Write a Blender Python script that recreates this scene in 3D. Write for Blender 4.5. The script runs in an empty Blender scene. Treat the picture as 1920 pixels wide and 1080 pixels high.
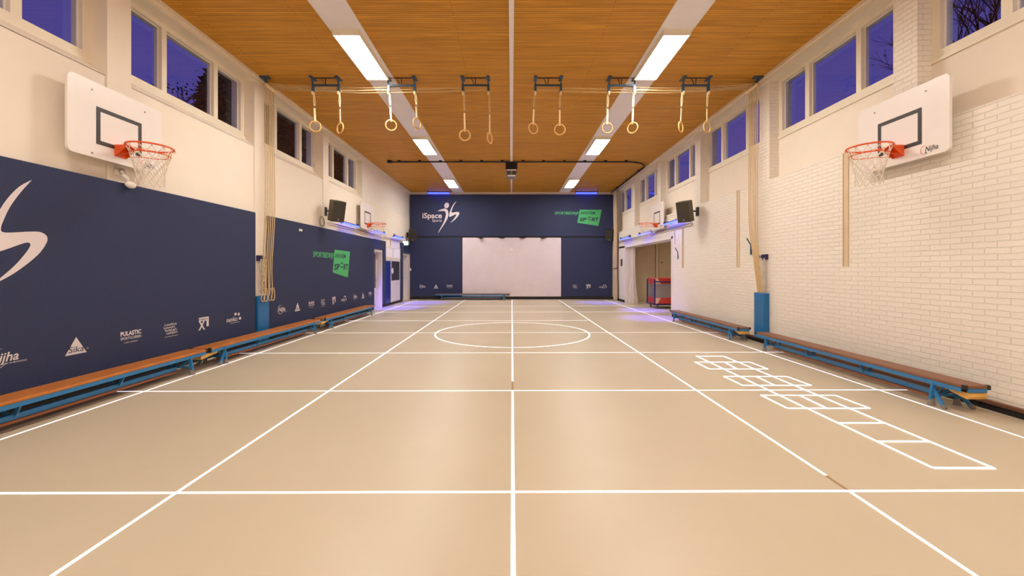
import bpy, math, random
from math import sin, cos, pi, radians as R
from mathutils import Vector, Matrix, geometry

random.seed(7)
SC = bpy.context.scene
COL = SC.collection
F, VX, VY, H = 747.0, 959.0, 505.0, 1.505      # focal length in px, vanishing point, eye height

# ------------------------------------------------------------------ materials
def lin(c):
    return tuple(((v/255)/12.92 if v/255 <= .04045 else ((v/255+.055)/1.055)**2.4) for v in c)

def new_mat(name):
    m = bpy.data.materials.new(name); m.use_nodes = True
    nt = m.node_tree; b = nt.nodes['Principled BSDF']
    return m, nt, b

def pbr(name, rgb, rough=.5, metal=0., var=.06, scale=6., bump=0., spec=.5, stretch=(1,1,1)):
    m, nt, b = new_mat(name)
    tc = nt.nodes.new('ShaderNodeTexCoord'); mp = nt.nodes.new('ShaderNodeMapping')
    mp.inputs['Scale'].default_value = stretch
    nz = nt.nodes.new('ShaderNodeTexNoise'); nz.inputs['Scale'].default_value = scale; nz.inputs['Detail'].default_value = 5
    rp = nt.nodes.new('ShaderNodeValToRGB')
    c = lin(rgb)
    rp.color_ramp.elements[0].position = .3; rp.color_ramp.elements[1].position = .7
    rp.color_ramp.elements[0].color = tuple(v*(1-var) for v in c)+(1,)
    rp.color_ramp.elements[1].color = tuple(min(1, v*(1+var)) for v in c)+(1,)
    L = nt.links.new
    L(tc.outputs['Object'], mp.inputs['Vector']); L(mp.outputs[0], nz.inputs['Vector'])
    L(nz.outputs['Fac'], rp.inputs[0]); L(rp.outputs[0], b.inputs['Base Color'])
    b.inputs['Roughness'].default_value = rough; b.inputs['Metallic'].default_value = metal
    b.inputs['Specular IOR Level'].default_value = spec
    if bump:
        bp = nt.nodes.new('ShaderNodeBump'); bp.inputs['Strength'].default_value = bump; bp.inputs['Distance'].default_value = .01
        L(nz.outputs['Fac'], bp.inputs['Height']); L(bp.outputs[0], b.inputs['Normal'])
    return m

def emit(name, rgb, strength, base=(0.8, .8, .8)):
    m, nt, b = new_mat(name)
    b.inputs['Base Color'].default_value = base+(1,)
    b.inputs['Emission Color'].default_value = tuple(rgb)+(1,)
    b.inputs['Emission Strength'].default_value = strength
    return m

def brick_mat(name, rgb):
    m, nt, b = new_mat(name); L = nt.links.new
    tc = nt.nodes.new('ShaderNodeTexCoord'); sp = nt.nodes.new('ShaderNodeSeparateXYZ')
    ad = nt.nodes.new('ShaderNodeMath'); ad.operation = 'ADD'; cb = nt.nodes.new('ShaderNodeCombineXYZ')
    L(tc.outputs['Object'], sp.inputs[0]); L(sp.outputs[0], ad.inputs[0]); L(sp.outputs[1], ad.inputs[1])
    L(ad.outputs[0], cb.inputs[0]); L(sp.outputs[2], cb.inputs[1])
    nz = nt.nodes.new('ShaderNodeTexNoise'); nz.inputs['Scale'].default_value = 9; nz.inputs['Detail'].default_value = 3
    L(tc.outputs['Object'], nz.inputs['Vector'])
    wob = nt.nodes.new('ShaderNodeVectorMath'); wob.operation = 'SCALE'; wob.inputs['Scale'].default_value = .014
    L(nz.outputs['Color'], wob.inputs[0])
    av = nt.nodes.new('ShaderNodeVectorMath'); av.operation = 'ADD'; L(cb.outputs[0], av.inputs[0]); L(wob.outputs[0], av.inputs[1])
    bt = nt.nodes.new('ShaderNodeTexBrick')
    bt.inputs['Scale'].default_value = 1; bt.inputs['Brick Width'].default_value = .226; bt.inputs['Row Height'].default_value = .067
    bt.inputs['Mortar Size'].default_value = .006; bt.inputs['Mortar Smooth'].default_value = .55
    c = lin(rgb)
    bt.inputs['Color1'].default_value = c+(1,); bt.inputs['Color2'].default_value = tuple(v*.97 for v in c)+(1,)
    bt.inputs['Mortar'].default_value = tuple(v*.965 for v in c)+(1,)
    L(av.outputs[0], bt.inputs['Vector']); L(bt.outputs['Color'], b.inputs['Base Color'])
    n2 = nt.nodes.new('ShaderNodeTexNoise'); n2.inputs['Scale'].default_value = 28; n2.inputs['Detail'].default_value = 4
    L(tc.outputs['Object'], n2.inputs['Vector'])
    mx = nt.nodes.new('ShaderNodeMath'); mx.operation = 'MULTIPLY_ADD'; mx.inputs[1].default_value = -1.0
    h2 = nt.nodes.new('ShaderNodeMath'); h2.operation = 'MULTIPLY'; h2.inputs[1].default_value = .45
    L(n2.outputs['Fac'], h2.inputs[0]); L(bt.outputs['Fac'], mx.inputs[0]); L(h2.outputs[0], mx.inputs[2])
    bp = nt.nodes.new('ShaderNodeBump'); bp.inputs['Strength'].default_value = .8; bp.inputs['Distance'].default_value = .011
    L(mx.outputs[0], bp.inputs['Height']); L(bp.outputs[0], b.inputs['Normal'])
    b.inputs['Roughness'].default_value = .55; b.inputs['Specular IOR Level'].default_value = .3
    return m

def ceiling_wood():
    m, nt, b = new_mat('ceiling_wood'); L = nt.links.new
    tc = nt.nodes.new('ShaderNodeTexCoord'); bt = nt.nodes.new('ShaderNodeTexBrick')
    bt.inputs['Scale'].default_value = 1; bt.inputs['Brick Width'].default_value = 2.4; bt.inputs['Row Height'].default_value = .048
    bt.inputs['Mortar Size'].default_value = .004; bt.inputs['Mortar Smooth'].default_value = .3; bt.offset = .37
    bt.inputs['Color1'].default_value = lin((218, 160, 58))+(1,); bt.inputs['Color2'].default_value = lin((202, 145, 47))+(1,)
    bt.inputs['Mortar'].default_value = lin((150, 92, 28))+(1,)
    L(tc.outputs['Object'], bt.inputs['Vector'])
    mp = nt.nodes.new('ShaderNodeMapping'); mp.inputs['Scale'].default_value = (.55, 9, 1)
    nz = nt.nodes.new('ShaderNodeTexNoise'); nz.inputs['Scale'].default_value = 2.2; nz.inputs['Detail'].default_value = 8
    L(tc.outputs['Object'], mp.inputs[0]); L(mp.outputs[0], nz.inputs['Vector'])
    rp = nt.nodes.new('ShaderNodeValToRGB'); rp.color_ramp.elements[0].position = .25; rp.color_ramp.elements[1].position = .75
    rp.color_ramp.elements[0].color = (.66, .63, .58, 1); rp.color_ramp.elements[1].color = (1.12, 1.1, 1.08, 1)
    L(nz.outputs['Fac'], rp.inputs[0])
    mx = nt.nodes.new('ShaderNodeMixRGB'); mx.blend_type = 'MULTIPLY'; mx.inputs[0].default_value = 1
    L(bt.outputs['Color'], mx.inputs[1]); L(rp.outputs[0], mx.inputs[2]); L(mx.outputs[0], b.inputs['Base Color'])
    bp = nt.nodes.new('ShaderNodeBump'); bp.inputs['Strength'].default_value = .5; bp.inputs['Distance'].default_value = .006; bp.invert = True
    L(bt.outputs['Fac'], bp.inputs['Height']); L(bp.outputs[0], b.inputs['Normal'])
    b.inputs['Roughness'].default_value = .5; b.inputs['Specular IOR Level'].default_value = .25
    return m

def glass_mat():
    m, nt, b = new_mat('window_glass'); L = nt.links.new
    out = nt.nodes['Material Output']; nt.nodes.remove(b)
    tr = nt.nodes.new('ShaderNodeBsdfTransparent'); tr.inputs[0].default_value = (.93, .95, .97, 1)
    gl = nt.nodes.new('ShaderNodeBsdfGlossy'); gl.inputs['Roughness'].default_value = .03
    lw = nt.nodes.new('ShaderNodeLayerWeight'); lw.inputs['Blend'].default_value = .5
    pw = nt.nodes.new('ShaderNodeMath'); pw.operation = 'POWER'; pw.inputs[1].default_value = 4; L(lw.outputs['Facing'], pw.inputs[0])
    fr = nt.nodes.new('ShaderNodeMath'); fr.operation = 'MULTIPLY_ADD'; fr.inputs[1].default_value = .35; fr.inputs[2].default_value = .035; L(pw.outputs[0], fr.inputs[0])
    mx = nt.nodes.new('ShaderNodeMixShader')
    L(fr.outputs[0], mx.inputs[0]); L(tr.outputs[0], mx.inputs[1]); L(gl.outputs[0], mx.inputs[2]); L(mx.outputs[0], out.inputs['Surface'])
    return m

def net_mat():
    m, nt, b = new_mat('white_netting'); L = nt.links.new
    tc = nt.nodes.new('ShaderNodeTexCoord')
    w1 = nt.nodes.new('ShaderNodeTexWave'); w1.wave_type = 'BANDS'; w1.bands_direction = 'DIAGONAL'; w1.inputs['Scale'].default_value = 14
    w1.inputs['Distortion'].default_value = 1.5
    L(tc.outputs['Object'], w1.inputs['Vector'])
    rp = nt.nodes.new('ShaderNodeValToRGB'); rp.color_ramp.elements[0].position = .2; rp.color_ramp.elements[1].position = .7
    rp.color_ramp.elements[0].color = (.35, .35, .35, 1)
    L(w1.outputs['Fac'], rp.inputs[0]); L(rp.outputs[0], b.inputs['Alpha'])
    b.inputs['Base Color'].default_value = lin((225, 215, 205))+(1,)
    b.inputs['Roughness'].default_value = .8
    return m

M = {}
M['floor'] = pbr('floor_vinyl', (196, 183, 159), .38, var=.025, scale=1.1, spec=.5)
M['plaster'] = pbr('cream_plaster', (238, 227, 212), .75, var=.015, scale=3, bump=.05, spec=.2)
M['brick'] = brick_mat('white_painted_brick', (240, 232, 220))
M['ceil'] = ceiling_wood()
M['strip'] = pbr('ceiling_panel_white', (244, 240, 246), .6, var=.02, scale=3)
M['frame'] = pbr('window_frame_cream', (236, 226, 206), .5, var=.02)
M['glass'] = glass_mat()
M['navy'] = pbr('navy_pad_fabric', (56, 62, 90), .8, var=.10, scale=60, bump=.12, spec=.15)
M['whitepad'] = pbr('white_pad_fabric', (224, 212, 218), .7, var=.03, scale=2.5, bump=.1, spec=.2)
M['dark'] = pbr('dark_recess', (38, 32, 30), .8, var=.1, scale=30)
M['capwood'] = pbr('brown_cap_wood', (110, 70, 48), .5, var=.15, scale=10, stretch=(1, .2, 1))
M['print'] = pbr('printed_silver', (222, 212, 214), .7, var=.02, spec=.2)
M['green'] = pbr('printed_green', (84, 176, 112), .7, var=.02, spec=.2)
M['ink'] = pbr('printed_dark', (44, 56, 70), .7, var=.02, spec=.2)
M['bluesteel'] = pbr('blue_painted_steel', (44, 120, 176), .35, var=.06, scale=12)
M['bluepad'] = pbr('blue_vinyl_padding', (24, 104, 164), .35, var=.04, scale=5, spec=.5)
M['benchwood'] = pbr('orange_bench_wood', (184, 112, 46), .35, var=.22, scale=7, stretch=(12, .7, 4), spec=.5)
M['benchdark'] = pbr('brown_bench_wood', (128, 84, 60), .45, var=.12, scale=7, stretch=(12, .7, 4), spec=.4)
M['beamwood'] = pbr('beam_wood', (150, 86, 48), .5, var=.15, scale=7, stretch=(12, .7, 4))
M['blockwood'] = pbr('pale_wood_block', (222, 172, 92), .5, var=.1, scale=14)
M['rubber'] = pbr('grey_rubber', (128, 118, 112), .8, var=.08)
M['black'] = pbr('black_plastic', (24, 22, 22), .5, var=.1)
M['speaker'] = pbr('speaker_cabinet', (86, 79, 58), .6, var=.08)
M['grille'] = pbr('speaker_grille', (66, 62, 52), .75, var=.3, scale=160)
M['blackbox'] = pbr('dark_speaker', (34, 31, 27), .7, var=.15, scale=80)
M['chain'] = pbr('chain_steel', (206, 202, 196), .35, .35, var=.04)
M['white'] = pbr('white_enamel', (240, 234, 228), .35, var=.01)
M['board'] = pbr('backboard_white', (238, 230, 226), .3, var=.01)
M['lineblack'] = pbr('backboard_black', (52, 48, 48), .5, var=.03)
M['orange'] = pbr('orange_rim', (232, 92, 36), .35, var=.05)
M['netcord'] = pbr('net_cord', (232, 222, 206), .8, var=.05)
M['grey'] = pbr('grey_steel', (132, 130, 128), .4, .5, var=.05)
M['chrome'] = pbr('chrome', (200, 200, 200), .18, 1.0, var=.02)
M['rope'] = pbr('hemp_rope', (208, 180, 136), .85, var=.14, scale=50, bump=.3)
M['strap'] = pbr('leather_strap', (240, 214, 170), .7, var=.08, scale=20)
M['ring'] = pbr('ring_wood', (222, 170, 104), .4, var=.12, scale=12)
M['slate'] = pbr('slate_blue_steel', (52, 78, 102), .45, var=.08)
M['purple'] = pbr('navy_enamel', (34, 30, 88), .4, var=.06)
M['doorwhite'] = pbr('door_white', (226, 218, 216), .45, var=.02)
M['doorgrey'] = pbr('dark_glazing', (70, 66, 70), .15, var=.08, scale=3)
M['doorblue'] = pbr('cobalt_door', (26, 46, 140), .3, var=.05)
M['storage'] = pbr('storage_wall', (192, 176, 150), .8, var=.04, scale=3)
M['red'] = pbr('red_vinyl', (206, 66, 52), .5, var=.05)
M['greyvinyl'] = pbr('grey_mat_vinyl', (150, 138, 130), .7, var=.04)
M['creampatch'] = pbr('cream_patch', (226, 196, 160), .7, var=.04)
M['curtain'] = pbr('beige_curtain', (200, 180, 152), .85, var=.08, scale=20)
M['net'] = net_mat()
M['bark'] = pbr('dark_bark', (40, 32, 30), .9, var=.2, scale=12)
M['leaf'] = pbr('dark_leaves', (66, 50, 38), .8, var=.4, scale=3)
M['signred'] = pbr('sign_maroon', (120, 60, 56), .5, var=.4, scale=40)
M['duct'] = pbr('cream_duct', (206, 190, 168), .5, var=.03)
M['unlit'] = pbr('unlit_line', (168, 136, 96), .6, var=.03)
M['slot'] = pbr('wall_channel', (214, 192, 160), .6, var=.03)
M['lamp'] = emit('lamp_diffuser', (1, .945, .86), 60.0)
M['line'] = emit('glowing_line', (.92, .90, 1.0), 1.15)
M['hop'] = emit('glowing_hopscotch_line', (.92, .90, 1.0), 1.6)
M['uv'] = emit('blue_led', (.04, .07, 1.0), 6.0, (.05, .05, .3))
M['exit'] = emit('exit_green', (.05, .75, .32), 1.2)
M['exitwhite'] = emit('exit_white', (.9, 1, .92), 1.2)

# ------------------------------------------------------------------ mesh builder
def origin(o):
    v = Vector((0, 0, 0))
    while o is not None:
        v += o.location; o = o.parent
    return v

class MB:
    def __init__(s): s.v = []; s.f = []; s.mi = []
    def add(s, vs, fs, mi=0):
        k = len(s.v); s.v += [tuple(p) for p in vs]; s.f += [tuple(i+k for i in f) for f in fs]; s.mi += [mi]*len(fs); return s
    def box(s, x0, x1, y0, y1, z0, z1, mi=0):
        x0, x1 = min(x0, x1), max(x0, x1); y0, y1 = min(y0, y1), max(y0, y1); z0, z1 = min(z0, z1), max(z0, z1)
        vs = [(x, y, z) for x in (x0, x1) for y in (y0, y1) for z in (z0, z1)]
        return s.add(vs, [(0, 1, 3, 2), (4, 6, 7, 5), (0, 4, 5, 1), (2, 3, 7, 6), (0, 2, 6, 4), (1, 5, 7, 3)], mi)
    def obox(s, c, rot, d, mi=0):
        vs = [Vector(c)+rot @ Vector((x*d[0]/2, y*d[1]/2, z*d[2]/2)) for x in (-1, 1) for y in (-1, 1) for z in (-1, 1)]
        return s.add(vs, [(0, 1, 3, 2), (4, 6, 7, 5), (0, 4, 5, 1), (2, 3, 7, 6), (0, 2, 6, 4), (1, 5, 7, 3)], mi)
    def bar(s, a, b, w, t, mi=0, up=(0, 0, 1)):
        a, b = Vector(a), Vector(b); z = (b-a).normalized(); u = Vector(up)
        if abs(z.dot(u)) > .95: u = Vector((0, 1, 0))
        x = u.cross(z).normalized(); y = z.cross(x)
        return s.obox((a+b)/2, Matrix((x, y, z)).transposed(), (w, t, (b-a).length), mi)
    def tube(s, pts, r, n=8, closed=False, mi=0, cap=True):
        pts = [Vector(p) for p in pts]; m = len(pts); vs = []; fs = []
        rr = r if isinstance(r, (list, tuple)) else [r]*m
        x = None
        for i, p in enumerate(pts):
            if closed: t = pts[(i+1) % m]-pts[i-1]
            else: t = pts[min(i+1, m-1)]-pts[max(i-1, 0)]
            t.normalize()
            if x is None:
                u = Vector((0, 0, 1)) if abs(t.z) < .9 else Vector((0, 1, 0))
                x = u.cross(t).normalized()
            else:
                x = (x-t*x.dot(t))
                x = x.normalized() if x.length > 1e-6 else Vector((1, 0, 0))
            y = t.cross(x)
            for k in range(n):
                a = 2*pi*k/n; vs.append(p+(x*cos(a)+y*sin(a))*rr[i])
        for i in range(m if closed else m-1):
            j = (i+1) % m
            for k in range(n):
                l = (k+1) % n; fs.append((i*n+k, i*n+l, j*n+l, j*n+k))
        if cap and not closed:
            fs.append(tuple(range(n-1, -1, -1))); fs.append(tuple((m-1)*n+k for k in range(n)))
        return s.add(vs, fs, mi)
    def cyl(s, a, b, r, n=16, mi=0, r2=None): return s.tube([a, b], [r, r if r2 is None else r2], n, mi=mi)
    def ring(s, c, rad, r, rot=None, n=36, k=8, mi=0):
        rot = rot or Matrix.Identity(3)
        return s.tube([Vector(c)+rot @ Vector((cos(2*pi*i/n)*rad, sin(2*pi*i/n)*rad, 0)) for i in range(n)], r, k, True, mi)
    def sphere(s, c, r, n=14, m=8, sc=(1, 1, 1), mi=0):
        vs = [(c[0], c[1], c[2]+r*sc[2])]; fs = []
        for i in range(1, m):
            for k in range(n):
                a, b = pi*i/m, 2*pi*k/n
                vs.append((c[0]+r*sc[0]*sin(a)*cos(b), c[1]+r*sc[1]*sin(a)*sin(b), c[2]+r*sc[2]*cos(a)))
        vs.append((c[0], c[1], c[2]-r*sc[2])); e = len(vs)-1
        for k in range(n):
            l = (k+1) % n; fs.append((0, 1+k, 1+l)); fs.append((e, e-n+l, e-n+k))
            for i in range(m-2): fs.append((1+i*n+k, 1+(i+1)*n+k, 1+(i+1)*n+l, 1+i*n+l))
        return s.add(vs, fs, mi)
    def flat(s, poly, mp, d=0., mi=0):
        tri = geometry.tessellate_polygon([[Vector((p[0], p[1], 0)) for p in poly]])
        vs = [mp(p[0], p[1], d) for p in poly]; fs = []
        for t in tri:
            a, b, c = (poly[i] for i in t)
            cr = (b[0]-a[0])*(c[1]-a[1])-(b[1]-a[1])*(c[0]-a[0])
            if abs(cr) < 1e-12: continue
            fs.append(tuple(t) if cr > 0 else tuple(reversed(t)))
        return s.add(vs, fs, mi)
    def prism(s, poly, mp, d0, d1, mi=0):
        area = sum(poly[i-1][0]*poly[i][1]-poly[i][0]*poly[i-1][1] for i in range(len(poly)))
        if area < 0: poly = list(reversed(poly))
        n = len(poly); tri = geometry.tessellate_polygon([[Vector((p[0], p[1], 0)) for p in poly]])
        vs = [mp(p[0], p[1], d1) for p in poly]+[mp(p[0], p[1], d0) for p in poly]; fs = []
        for t in tri:
            a, b, c = (poly[i] for i in t)
            cr = (b[0]-a[0])*(c[1]-a[1])-(b[1]-a[1])*(c[0]-a[0])
            t = tuple(t) if cr > 0 else tuple(reversed(t))
            fs.append(t); fs.append(tuple(n+i for i in reversed(t)))
        for i in range(n):
            j = (i+1) % n; fs.append((i, n+i, n+j, j))
        return s.add(vs, fs, mi)
    def text(s, body, mp, x, y, size, width=None, align='LEFT', bold=0., shear=0., d=.0, mi=0):
        vs, fs = text_geo(body, bold, shear)
        if not vs: return s
        x0, x1 = min(p[0] for p in vs), max(p[0] for p in vs)
        k = size; kx = size if width is None else width/(x1-x0)
        off = {'LEFT': x0, 'CENTER': (x0+x1)/2, 'RIGHT': x1}[align]
        return s.add([mp(x+(p[0]-off)*kx, y+p[1]*k, d) for p in vs], fs, mi)
    def build(s, name, mat, parent=None, smooth=False, bevel=0., world=True):
        me = bpy.data.meshes.new(name)
        o0 = origin(parent) if parent else Vector((0, 0, 0))
        me.from_pydata([tuple(Vector(p)-o0) for p in s.v], [], s.f)
        mats = mat if isinstance(mat, (list, tuple)) else [mat]
        for m in mats: me.materials.append(M[m])
        if len(mats) > 1: me.polygons.foreach_set('material_index', s.mi)
        if smooth: me.polygons.foreach_set('use_smooth', [True]*len(me.polygons))
        me.update()
        o = bpy.data.objects.new(name, me); COL.objects.link(o)
        if parent: o.parent = parent
        if bevel:
            b = o.modifiers.new('edge', 'BEVEL'); b.width = bevel; b.segments = 2; b.limit_method = 'ANGLE'; b.angle_limit = R(40)
        return o

_tc = {}
def text_geo(body, bold, shear):
    key = (body, bold, shear)
    if key not in _tc:
        cu = bpy.data.curves.new('lettering', 'FONT'); cu.body = body; cu.size = 1.0; cu.offset = bold; cu.shear = shear; cu.resolution_u = 3
        cu.fill_mode = 'FRONT'
        ob = bpy.data.objects.new('lettering', cu); COL.objects.link(ob)
        dg = bpy.context.evaluated_depsgraph_get(); ev = ob.evaluated_get(dg); me = ev.to_mesh()
        vs = [(v.co.x, v.co.y) for v in me.vertices]; fs = [tuple(p.vertices) for p in me.polygons]
        out = []
        for f in fs:
            a = sum(vs[f[i-1]][0]*vs[f[i]][1]-vs[f[i]][0]*vs[f[i-1]][1] for i in range(len(f)))
            out.append(f if a > 0 else tuple(reversed(f)))
        ev.to_mesh_clear(); bpy.data.objects.remove(ob); bpy.data.curves.remove(cu)
        _tc[key] = (vs, out)
    return _tc[key]

def tag(o, label=None, cat=None, group=None, kind=None):
    if label: o['label'] = label
    if cat: o['category'] = cat
    if group: o['group'] = group
    if kind: o['kind'] = kind
    return o
def empty(name, loc=(0, 0, 0)):
    o = bpy.data.objects.new(name, None); o.location = loc; o.empty_display_size = .1; COL.objects.link(o); return o
def thing(name, label, cat, loc=(0, 0, 0), group=None): return tag(empty(name, loc), label, cat, group)
def struct(name, mb, mat, parent=None, **k):
    o = mb.build(name, mat, parent, **k)
    if parent is None: o['kind'] = 'structure'
    return o
def sempty(name, loc=(0, 0, 0)): return tag(empty(name, loc), kind='structure')
def kids(o): return [c for c in bpy.data.objects if c.parent == o]
def copy_tree(o, parent=None):
    c = o.copy(); COL.objects.link(c); c.parent = parent
    for ch in kids(o): copy_tree(ch, c)
    return c

def fl(px, py, z=0.):                      # image point of the photograph -> place on the floor
    Y = F*(H-z)/(py-VY); return ((px-VX)/F*Y, Y)

# planes for writing:  u to the right as one reads it, v up, d out of the surface
def on_left(X, Y0=0, z0=0):  return lambda u, v, d: (-X+d, Y0+u, z0+v)
def on_right(X, Y0=0, z0=0): return lambda u, v, d: (X-d, Y0-u, z0+v)
def on_back(Y, X0=0, z0=0):  return lambda u, v, d: (X0+u, Y-d, z0+v)

XW, XR = 5.15, 5.34                        # wall face, recessed window face
ZC, YB, YF = 5.388, 20.03, -5.0            # ceiling, far wall, wall behind
pier = [5.055+2.9*k for k in range(-4, 6)] # near edges of piers
PW = .32

# ------------------------------------------------------------------ floor and lines
fb = MB().box(-5.7, 9.2, YF-.2, YB+.3, -.12, 0)
floor = struct('floor', fb, 'floor')
def line_mesh(a, b, w, mb=None, z=.0015):
    mb = mb or MB(); a, b = Vector(a), Vector(b); t = (b-a).normalized(); n = Vector((-t.y, t.x))*w/2
    q = [a-n, b-n, b+n, a+n]
    return mb.add([(p.x, p.y, z) for p in q], [(0, 1, 2, 3)])
LW = .025
cross = [((0, 925.2), (1920, 919.8)), ((218, 734), (1704, 731)), ((448, 662.5), (1472, 660.2)), ((570, 624.3), (1350, 623.2)),
         ((644, 601.4), (1104, 600.8)), ((700, 585.4), (1227, 584.7)), ((738, 574.2), (1190, 573.6)), ((764, 565.2), (1166, 564.8))]
for i, (a, b) in enumerate(cross):
    A, B = Vector(fl(*a)), Vector(fl(*b))
    if i == 0: t = (B-A).normalized(); A -= t*1.1; B += t*1.1
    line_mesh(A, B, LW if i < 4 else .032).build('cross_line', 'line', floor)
def long_line(a, b, near, w=LW, name='long_line'):
    A, B = Vector(fl(*a)), Vector(fl(*b)); t = (B-A).normalized()
    if near is not None: A = A-t*(A.y-near)/t.y
    line_mesh(A, B, w).build(name, 'line', floor)
long_line((330, 924.5), (872, 562.3), .4)
long_line((0, 824.6), (783, 562.3), .6, name='boundary_line')
long_line((1920, 821), (1134, 562.3), .6, name='boundary_line')
long_line((962.3, 1060), (961, 731.5), .4); long_line((961, 715), (960, 562.3), None)
long_line((1830, 1080), (1590, 919.5), .4); long_line((1548.5, 891.5), (1047.5, 562.3), None)
line_mesh(fl(961, 731), fl(961, 715.5), LW).build('unlit_line_segment', 'unlit', floor)
line_mesh(fl(1589, 919), fl(1549, 892), LW).build('unlit_line_segment', 'unlit', floor)
cm = MB(); c0 = Vector(fl(960.5, 623.8)); NC = 96
ci = [(c0.x+1.785*cos(2*pi*k/NC), c0.y+1.785*sin(2*pi*k/NC), .002) for k in range(NC)]
co = [(c0.x+1.820*cos(2*pi*k/NC), c0.y+1.820*sin(2*pi*k/NC), .002) for k in range(NC)]
cm.add(ci+co, [(k, NC+k, NC+(k+1) % NC, (k+1) % NC) for k in range(NC)])
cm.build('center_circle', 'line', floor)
hop = MB()
for a, b in [((1306.4, 668), (1749, 877.5)), ((1356.8, 668), (1864, 878.3)), ((1305, 668), (1358, 668)), ((1303, 679), (1407, 679)),
             ((1330, 692), (1440, 692)), ((1357, 706), (1475, 706)), ((1392, 722.6), (1521, 722.6)), ((1426.5, 741.3), (1567, 741.3)),
             ((1476, 765.7), (1631, 765.7)), ((1574.7, 793.2), (1656, 793.2)), ((1649, 828), (1740, 828)), ((1748, 877.6), (1865, 878.3)),
             ((1358, 679), (1382, 692)), ((1417.5, 706), (1453, 722.6)), ((1498.8, 741.3), (1550.4, 765.7)), ((1303, 679), (1330, 692)),
             ((1406, 679), (1440, 692)), ((1357, 706), (1392.3, 722.6)), ((1475, 706), (1520.6, 722.6)), ((1427, 741.3), (1476, 765.7)),
             ((1566, 741.3), (1630.6, 765.7))]:
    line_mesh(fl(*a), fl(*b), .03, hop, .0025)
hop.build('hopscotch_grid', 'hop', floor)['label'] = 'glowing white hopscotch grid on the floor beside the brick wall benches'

# ------------------------------------------------------------------ ceiling
ceil_ = struct('ceiling', MB().box(-5.7, 5.7, YF-.2, YB+.3, ZC, ZC+.15), 'ceil')
for s in (-1, 1):
    m = MB().box(s*2.40, s*2.92, YF, YB, ZC-.006, ZC+.001); m.build('ceiling_strip', 'strip', ceil_)
    m = MB().box(s*2.385, s*2.40, YF, YB, ZC-.014, ZC); m.box(s*2.92, s*2.935, YF, YB, ZC-.014, ZC); m.build('strip_edging', 'white', ceil_)

# ------------------------------------------------------------------ side walls
def wall_box(mb, s, X0, X1, *r): return mb.box(s*X0, s*X1, *r)
XO = 5.6
# left
wl = MB()
D1, D2 = (14.84, 15.76), (18.77, 19.70); DH = 2.21
for y0, y1, z0, z1 in [(YF, D1[0], 0, 3.967), (D1[0], D1[1], DH, 3.967), (D1[1], D2[0], 0, 3.967), (D2[0], D2[1], DH, 3.967), (D2[1], YB+.2, 0, 3.967)]:
    wl.box(-XO, -XW, y0, y1, z0, z1)
wl.box(-XO, -XW, YF, pier[3], 3.967, ZC)
wall_left = struct('wall_left', wl, 'plaster')
MB().box(-XO, -XW, pier[7], YB+.2, 3.967, ZC).build('brick_section', 'brick', wall_left)
for k in (3, 4, 5, 6):
    MB().box(-XO+.01, -XW+.02, pier[k], pier[k]+PW, .1, ZC).build('pier', 'plaster', wall_left)
for k in (3, 4, 5, 6):
    y0, y1 = pier[k]+PW, pier[k+1]
    sl = MB(); sl.prism([(XW, 3.967), (XR, 4.13), (XO, 4.13), (XO, 3.96), (XW, 3.96)], lambda u, v, d: (-u, d, v), y0, y1)
    sl.build('sloped_sill', 'plaster', wall_left)
# right
OP = (12.82, 18.06); OH = 2.5; ZL = 3.30
wr = MB()
for y0, y1, z0, z1 in [(YF, OP[0], 0, ZL), (OP[0], OP[1], OH, ZL), (OP[1], YB+.2, 0, ZL)]:
    wr.box(XW, XO, y0, y1, z0, z1)
wr.box(XW, XO, YF, pier[3], ZL, ZC)
wall_right = struct('wall_right', wr, 'brick')
for k in range(3, 10):
    MB().box(XW, XO, pier[k], pier[k]+PW, ZL, ZC).build('pier', 'brick', wall_right)
MB().box(XW, XO, pier[9]+PW, YB+.2, ZL, ZC).build('pier', 'brick', wall_right)
for k in range(3, 9):
    MB().box(XR, XO, pier[k]+PW, pier[k+1], ZL, 4.16).build('infill_panel', 'plaster', wall_right)
for y, z1 in ((6.13, ZL), (9.04, ZL), (11.95, 2.78)):
    m = MB().box(XW-.004, XW+.05, y-.045, y+.045, 1.55, z1); m.box(XW-.016, XW, y-.052, y-.040, 1.55, z1); m.box(XW-.016, XW, y+.040, y+.052, 1.55, z1)
    m.build('wall_channel', 'slot', wall_right)
# casing of the storage opening
cs = MB(); cs.box(XW-.012, XO+.02, OP[0]-.10, OP[0]+.012, 0, OH+.07); cs.box(XW-.012, XO+.02, OP[1]-.012, OP[1]+.95, 0, OH+.07)
cs.box(XW-.012, XO+.02, OP[0]-.10, OP[1]+.95, OH-.012, OH+.07)
struct('trim_storage_opening', cs, 'white')
# cornices
for s, n in ((-1, 'left'), (1, 'right')):
    m = MB().box(s*5.06, s*XO, YF, YB, ZC-.055, ZC); m.box(s*5.10, s*XO, YF, YB, ZC-.12, ZC-.055)
    struct('trim_cornice_'+n, m, 'frame')
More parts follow.
